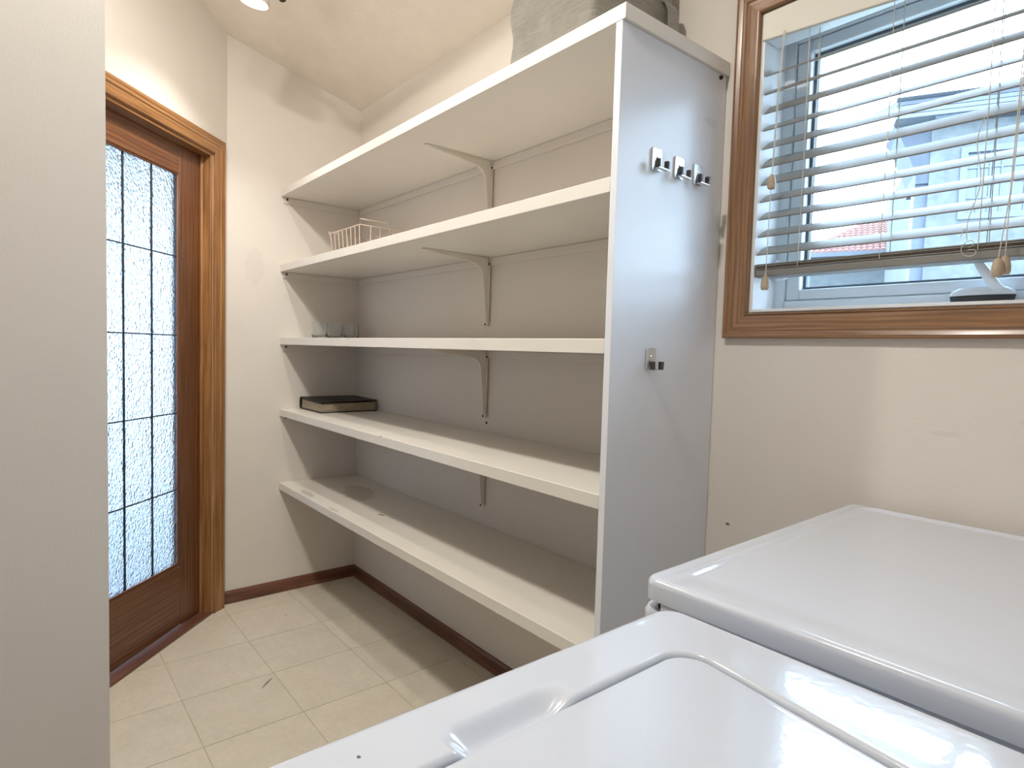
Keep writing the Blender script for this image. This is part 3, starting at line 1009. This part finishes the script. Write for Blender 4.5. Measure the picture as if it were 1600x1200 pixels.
# washer: front faces the shelving, local origin at its front far corner on the floor
WXF, WYF, WH = 2.5465, -.7755, .912
wash = thing('washing_machine', 'white top-loading washing machine with a finger notch at its lid', 'washer', (WXF, WYF, 0))
ww, wd = .685, .52               # width along -y, depth of the flat top along x
toprect = [(0, -ww), (wd, -ww), (wd, 0), (0, 0)]
lf, lfar, lback = .0790, -.0775, .47
slope = .145
lidpoly = [(lf, lfar), (lback, lfar-slope*(lback-lf)), (lback, -ww-lfar+slope*(lback-lf)), (lf, -ww-lfar)]
def level(poly, r, lv, th, c):
    """distance from c along each angle to the curve where the signed distance equals lv"""
    lo = np.zeros_like(th); hi = np.full_like(th, 1.0)
    for _ in range(40):
        m = (lo+hi)/2
        o = sd_round_poly(c[0]+m*np.cos(th), c[1]+m*np.sin(th), poly, r) > lv
        hi = np.where(o, m, hi); lo = np.where(o, lo, m)
    return (lo+hi)/2
def ring_mesh(name, rings, mat, parent, cap=False):
    """rings: list of (n, 3) arrays from inside to outside"""
    n = len(rings[0]); V = np.concatenate(rings); Fq = []
    k = np.arange(n); j = (k+1) % n
    for a_ in range(len(rings)-1):
        Fq.append(np.stack([a_*n+k, (a_+1)*n+k, (a_+1)*n+j, a_*n+j], -1))
    Fq = np.concatenate(Fq).tolist()
    if cap: Fq.append(list(range(n))[::-1])
    me = bpy.data.meshes.new(name); me.from_pydata(V.tolist(), [], Fq); me.update()
    b2 = bmesh.new(); b2.from_mesh(me); bmesh.ops.recalc_face_normals(b2, faces=b2.faces[:]); b2.to_mesh(me); b2.free()
    o = link(name, me, mat, parent, smooth=True)
    me.set_sharp_from_angle(angle=rad(60))
    return o
LC = (.26, -ww/2)
TH = np.linspace(0, 2*PI, 1200, endpoint=False)
cth, sth = np.cos(TH), np.sin(TH)
def ring_at(rad_, z):
    x, y = LC[0]+rad_*cth, LC[1]+rad_*sth
    return np.stack([x, y, z+0*x], -1)
def scoop(P, lidlow):
    xx, yy = P[:, 0]+WXF, P[:, 1]+WYF
    sc = ss(2.588, 2.614, xx)*ss(-1.146, -1.122, yy)*ss(-1.006, -1.050, yy)*(xx < 2.64)
    P = P.copy(); P[:, 2] -= lidlow*sc
    return P
GAP = .0028; RIM = .0060; ROLL_E = .010
rings = []
r_in = level(lidpoly, .032, GAP, TH, LC)
rings.append(ring_at(r_in, -.030))
rings.append(scoop(ring_at(r_in, -RIM), .012))
for q in range(1, 7):
    a_ = PI/2*q/6
    rings.append(scoop(ring_at(level(lidpoly, .032, GAP+RIM*(1-cos(a_)), TH, LC), -RIM*(1-sin(a_))), .014))
ri = level(lidpoly, .032, GAP+RIM, TH, LC)
ro = level(toprect, .030, -ROLL_E, TH, LC)
for q in range(1, 26):
    rings.append(scoop(ring_at(ri+(ro-ri)*q/25, 0.0), .014))
for q in range(1, 8):
    a_ = PI/2*q/7
    rings.append(ring_at(level(toprect, .030, -ROLL_E*(1-sin(a_)), TH, LC), -ROLL_E*(1-cos(a_))))
rings.append(ring_at(level(toprect, .030, 0, TH, LC), -.055))
t1 = ring_mesh('top_panel', rings, m_enamel, wash); t1.location = (0, 0, WH)
LE = .0045
rings = [ring_at(level(lidpoly, .032, -.05, TH, LC), 0.0), ring_at(level(lidpoly, .032, -.012, TH, LC), 0.0)]
for q in range(0, 7):
    a_ = PI/2*q/6
    rings.append(ring_at(level(lidpoly, .032, -LE*(1-sin(a_)), TH, LC), -LE*(1-cos(a_))))
rings.append(ring_at(level(lidpoly, .032, 0, TH, LC), -.020))
lid = ring_mesh('lid', rings, m_enamel, wash, True); lid.location = (0, 0, WH-.0022)
bm = bmesh.new()
rp = round_rect(.006, .64, -ww+.004, -.004, .028)
loft(bm, [[(x, y, .01) for x, y in rp], [(x, y, WH-.056) for x, y in rp]])
obj('cabinet', bm, m_enamel, wash, smooth=True, ang=30)
bm = bmesh.new()
prism(bm, [(wd+.0005, WH-.05), (.655, WH-.05), (.655, WH+.14), (.60, WH+.14), (wd+.0005, WH)], lambda u, v, w: (u, w, v), -ww+.004, -.004)
obj('control_panel', bm, m_enamel, wash, bevel=.008)

# dryer, slightly turned, against the window wall
DXF, DYF, DH = 2.467, -.030, .9215
dry = thing('clothes_dryer', 'white clothes dryer with a flat top below the window', 'dryer', (DXF, DYF, 0), rad(1.1))
dww, dwd = .713, .53
drect = [(0, -dww), (dwd, -dww), (dwd, 0), (0, 0)]
inner_p = [(.040, -.022), (.60, -.022), (.60, -dww-.2), (.040, -dww-.2)]
lint_p = [(.4035, -.655), (.49, -.655), (.49, -.22), (.4035, -.22)]
def dry_h(x, y):
    d = sd_round_poly(x, y, inner_p, .02)
    amp = .0030*ss(-.70, -.64, y)
    z = -amp*ss(.006, -.006, d)
    # soft bead just inside the step
    z = z+.0008*np.exp(-((d-.010)/.004)**2)*ss(-.70, -.66, y)
    dl = sd_round_poly(x, y, lint_p, .012)
    z = z-.010*ss(.006, .001, dl)+.0105*ss(-.001, -.005, dl)
    return z
t2 = plate('top_panel', drect, .022, .009, dry_h, .029, .0028, m_enamel_d, dry)
t2.location = (0, 0, DH)
bm = bmesh.new()
rp = round_rect(.012, .63, -dww+.010, -.010, .02)
loft(bm, [[(x, y, .86) for x, y in rp], [(x, y, DH-.0295) for x, y in rp]])
obj('seam_gap', bm, m_dark, dry)
for (ya, yb_) in ((-dww+.0015, -dww+.012), (-.012, -.0015)):
    obj('side_panel', BX(.030, .64, ya, yb_, .80, DH-.0275), m_enamel_d, dry, bevel=.002)
bm = bmesh.new()
rp = round_rect(-.006, .65, -dww+.002, -.002, .024)
rq = round_rect(-.003, .645, -dww+.004, -.004, .024)
loft(bm, [[(x, y, .01) for x, y in rp], [(x, y, DH-.052) for x, y in rp], [(x, y, DH-.0485) for x, y in rp], [(x, y, DH-.043) for x, y in rq]])
obj('cabinet', bm, m_enamel_d, dry, smooth=True, ang=30)
bm = bmesh.new()
prism(bm, [(dwd+.0005, DH-.03), (.655, DH-.03), (.655, DH+.13), (.60, DH+.13), (dwd+.0005, DH)], lambda u, v, w: (u, w, v), -dww+.004, -.004)
obj('control_panel', bm, m_enamel_d, dry, bevel=.008)

# ------------------------------------------------------------ track light under the vault
tl = thing('track_light', 'ceiling track light with white spot heads and dark bronze bar', 'light', (.74, -.66, zc(-.66)))
TL0 = Vector((.74, -.66, zc(-.66)))
def tpart(name, bm, mat, parent=None, smooth=True):
    bmesh.ops.translate(bm, verts=bm.verts[:], vec=-TL0)
    return obj(name, bm, mat, parent or tl, smooth=smooth, ang=40)
b0 = Vector((.690, -.634, 2.468)); b1 = Vector((2.40, -1.28, zc(-1.28)-.085))
bm = bmesh.new(); tube(bm, [b0, b1], .014, 14); tpart('bar', bm, m_bronze)
for p in (b0+(b1-b0)*.12, b0+(b1-b0)*.62):
    bm = bmesh.new()
    lathe(bm, [(0, .0), (.010, 0), (.010, .05), (.030, .06), (.034, .10), (0, .10)], p, 18); tpart('ceiling_mount', bm, m_bronze)
heads = [(Vector((.615, -.71, 2.455)), Vector((-.12, -.10, -.985)), 0),
         (Vector((1.36, -1.17, 2.575)), Vector((-.18, .12, -.98)), 1.35),
         (Vector((2.25, -1.24, 2.575)), Vector((-.18, .12, -.98)), 1.35)]  # last head is unseen, added as fill for the return wall and panel
for (p, d, pw) in heads:
    d.normalize()
    bm = bmesh.new()
    lathe(bm, [(.049, -.001), (.052, 0), (.052, -.012), (.046, -.05), (.034, -.095), (.022, -.105), (0, -.107), (0, -.10), (.030, -.09), (.042, -.05), (.0475, -.012), (.049, -.001)], p, 28, d)
    hd_ = tpart('lamp_head', bm, m_track)
    bm = bmesh.new(); lathe(bm, [(0, -.010), (.030, -.0105), (.046, -.013), (.046, -.016), (0, -.016)], p, 28, d)
    o = tpart('bulb_face', bm, m_bulb, hd_)
    # stem to the bar
    t = max(.02, min(1, (p-b0).dot(b1-b0)/(b1-b0).length_squared))
    q = b0+(b1-b0)*t
    back = p-d*.07
    bm = bmesh.new(); tube(bm, [back, back*.4+q*.6+Vector((0, 0, .01)), q], .007, 8); tpart('stem', bm, m_bronze, hd_)
    if pw == 0:                       # narrower reflector bulb in the head over the door
        ld = bpy.data.lights.new('lamp_light', 'SPOT'); ld.spot_size = rad(112); ld.spot_blend = .75
        ld.shadow_soft_size = .040; ld.energy = 30.0
    else:
        ld = bpy.data.lights.new('lamp_light', 'AREA'); ld.shape = 'DISK'; ld.size = .085
        ld.energy = LAMP_W*pw
    ld.color = LAMP_COL
    lo = bpy.data.objects.new('lamp_light', ld); C.objects.link(lo)
    lo.parent = tl
    lo.matrix_world = Matrix.Translation(p-d*.006) @ d.to_track_quat('-Z', 'Y').to_matrix().to_4x4()
    lo.matrix_parent_inverse = Matrix.Identity(4)
    lo.location = (p-d*.006)-TL0

# ------------------------------------------------------------ outside
m_stucco = paint('grey_blue_stucco', (92, 95, 97), .9, .5, 60, .10, 6, .1)
m_soffit = paint('grey_blue_soffit', (70, 74, 82), .7, 0, 1, .05, 3, .2)
m_fascia = paint('pale_blue_fascia', (92, 96, 104), .6, 0, 1, .03, 3, .2)
m_corner = paint('blue_corner_board', (80, 85, 98), .6, 0, 1, .03, 3, .2)
m_rooftile = paint('red_clay_tile', (122, 88, 82), .8, 0, 1, .12, 9, .15)
m_houseglass = paint('dim_house_glass', (70, 76, 88), .1, 0, 1, .05, 2, .6)
struct(obj('ground', BX(-30, 30, WT+.02, 60, -1.2, -1.0), paint('outside_ground', (150, 152, 146), .9, 0, 1, .1, 2, .1)))

HD_ = 13.0
az = rad(-17.0)
H0 = Vector((CAM.x+HD_*sin(az), CAM.y+HD_*cos(az), -1.0))
hu = Vector((.906, .423, 0)).normalized(); hn = Vector((hu.y, -hu.x, 0))
HM = frame_mat(H0, hu, -hn, (0, 0, 1))        # local: X along the facade, Y away from us, Z up
house = thing('neighbour_house', 'pale stucco house with grid window and deep eave outside the window', 'house')
house.matrix_world = HM
bpy.context.view_layer.update()
def hpart(name, bm, mat, parent=None, bevel=0):
    return obj(name, bm, mat, parent or house, bevel=bevel)
EZ = 6.42                                    # eave height above the ground outside
wx0_, wx1_, wzb, wzt = .44, 2.10, 4.70, 5.92
bm = bmesh.new()
for a in ((0, wx0_, 0, 6, 0, EZ), (wx1_, 9, 0, 6, 0, EZ), (wx0_, wx1_, 0, 6, 0, wzb), (wx0_, wx1_, 0, 6, wzt, EZ)): box(bm, *a)
hpart('stucco_wall', bm, m_stucco)
hpart('corner_board', BX(-.19, .0, .10, .5, 0, EZ-1.05), m_corner)
bm = bmesh.new()
prism(bm, [(-.57, EZ), (0, EZ), (0, EZ-1.05), (-.19, EZ-1.05), (-.20, EZ-.85), (-.50, EZ-.10)], XZ, .02, 1.2)
hpart('eave_return', bm, m_soffit)
for k in range(4):
    hpart('fascia_board', BX(-.58, 9, -.34+.03*k, .05, EZ+.085*k, EZ+.085*(k+1)-.02), m_fascia)
hpart('soffit_board', BX(0, 9, -.30, .0, EZ-.06, EZ-.001), m_soffit)
bm = bmesh.new()
prism(bm, [(-.4, EZ+.34), (7, EZ+2.8), (7, EZ+2.6), (-.2, EZ+.33)], YZ, -.58, 9)
hpart('roof', bm, m_fascia)
bm = bmesh.new(); ring_frame(bm, wx0_, wx1_, wzb, wzt, .10, -.04, .06); hw_ = hpart('window_frame', bm, m_fascia)
hpart('pane', BX(wx0_+.1, wx1_-.1, .03, .05, wzb+.1, wzt-.1), m_houseglass, hw_)
for k in range(1, 9): hpart('muntin', BX(wx0_+.1+k*.162-.012, wx0_+.1+k*.162+.012, .005, .03, wzb+.1, wzt-.1), m_fascia, hw_)
for k in range(1, 4): hpart('muntin', BX(wx0_+.1, wx1_-.1, .004, .029, wzb+.1+k*.255-.012, wzb+.1+k*.255+.012), m_fascia, hw_)

# farther house with a red tile roof
RD = 20.0
def far_pt(azd, z, dist=RD): return Vector((CAM.x+dist*sin(rad(azd)), CAM.y+dist*cos(rad(azd)), z))
az0 = -25.2
R0 = far_pt(-26.4, -1.0)
ru = Vector((.93, .37, 0)).normalized(); rn = Vector((ru.y, -ru.x, 0))
th = thing('tiled_house', 'distant house with red clay tile roof seen below the neighbour eave', 'house')
th.matrix_world = frame_mat(R0, ru, -rn, (0, 0, 1))
bpy.context.view_layer.update()
ZE = 5.32
obj('wall', BX(0, 6, .3, 6, 0, ZE), m_stucco, th)
bm = bmesh.new()
# barrel tiles: corrugated rows stepping up a hipped slope
rows, cols = 14, 42
rise, run = .30/3.2, .20
for r_ in range(rows):
    xl = .0+.16*r_
    for c_ in range(cols):
        x0 = c_*.15
        if x0 < xl: continue
        y = -.1+run*r_; z = ZE+.105*r_
        pts0, pts1 = [], []
        for k in range(5):
            a = PI*k/4
            pts0.append((x0+.075-.068*cos(a), y, z+.05*sin(a)))
            pts1.append((x0+.075-.060*cos(a), y+run+.03, z+.105+.04*sin(a)))
        A = [bm.verts.new(p) for p in pts0]; B = [bm.verts.new(p) for p in pts1]
        for k in range(4): bm.faces.new((A[k], A[k+1], B[k+1], B[k]))
        bm.faces.new(A)
rt_ = obj('roof_tiles', bm, m_rooftile, th, smooth=True); rt_['kind'] = 'stuff'
bm = bmesh.new()
loft(bm, [[(-.05, -.1, ZE-.12), (6.3, -.1, ZE-.12), (6.3, -.1, ZE), (-.05, -.1, ZE)],
          [(-.05, .4, ZE-.12), (6.3, .4, ZE-.12), (6.3, .4, ZE+.2), (-.05, .4, ZE+.2)]])
obj('eave_board', bm, m_fascia, th)
bm = bmesh.new()
bm.faces.new([bm.verts.new(p) for p in ((0, -.1, ZE-.005), (6.3, -.1, ZE-.005), (6.3, -.1+run*rows, ZE+.105*rows-.005), (.16*rows, -.1+run*rows, ZE+.105*rows-.005))])
obj('roof_deck', bm, m_rooftile, th)
bpy.context.view_layer.update()
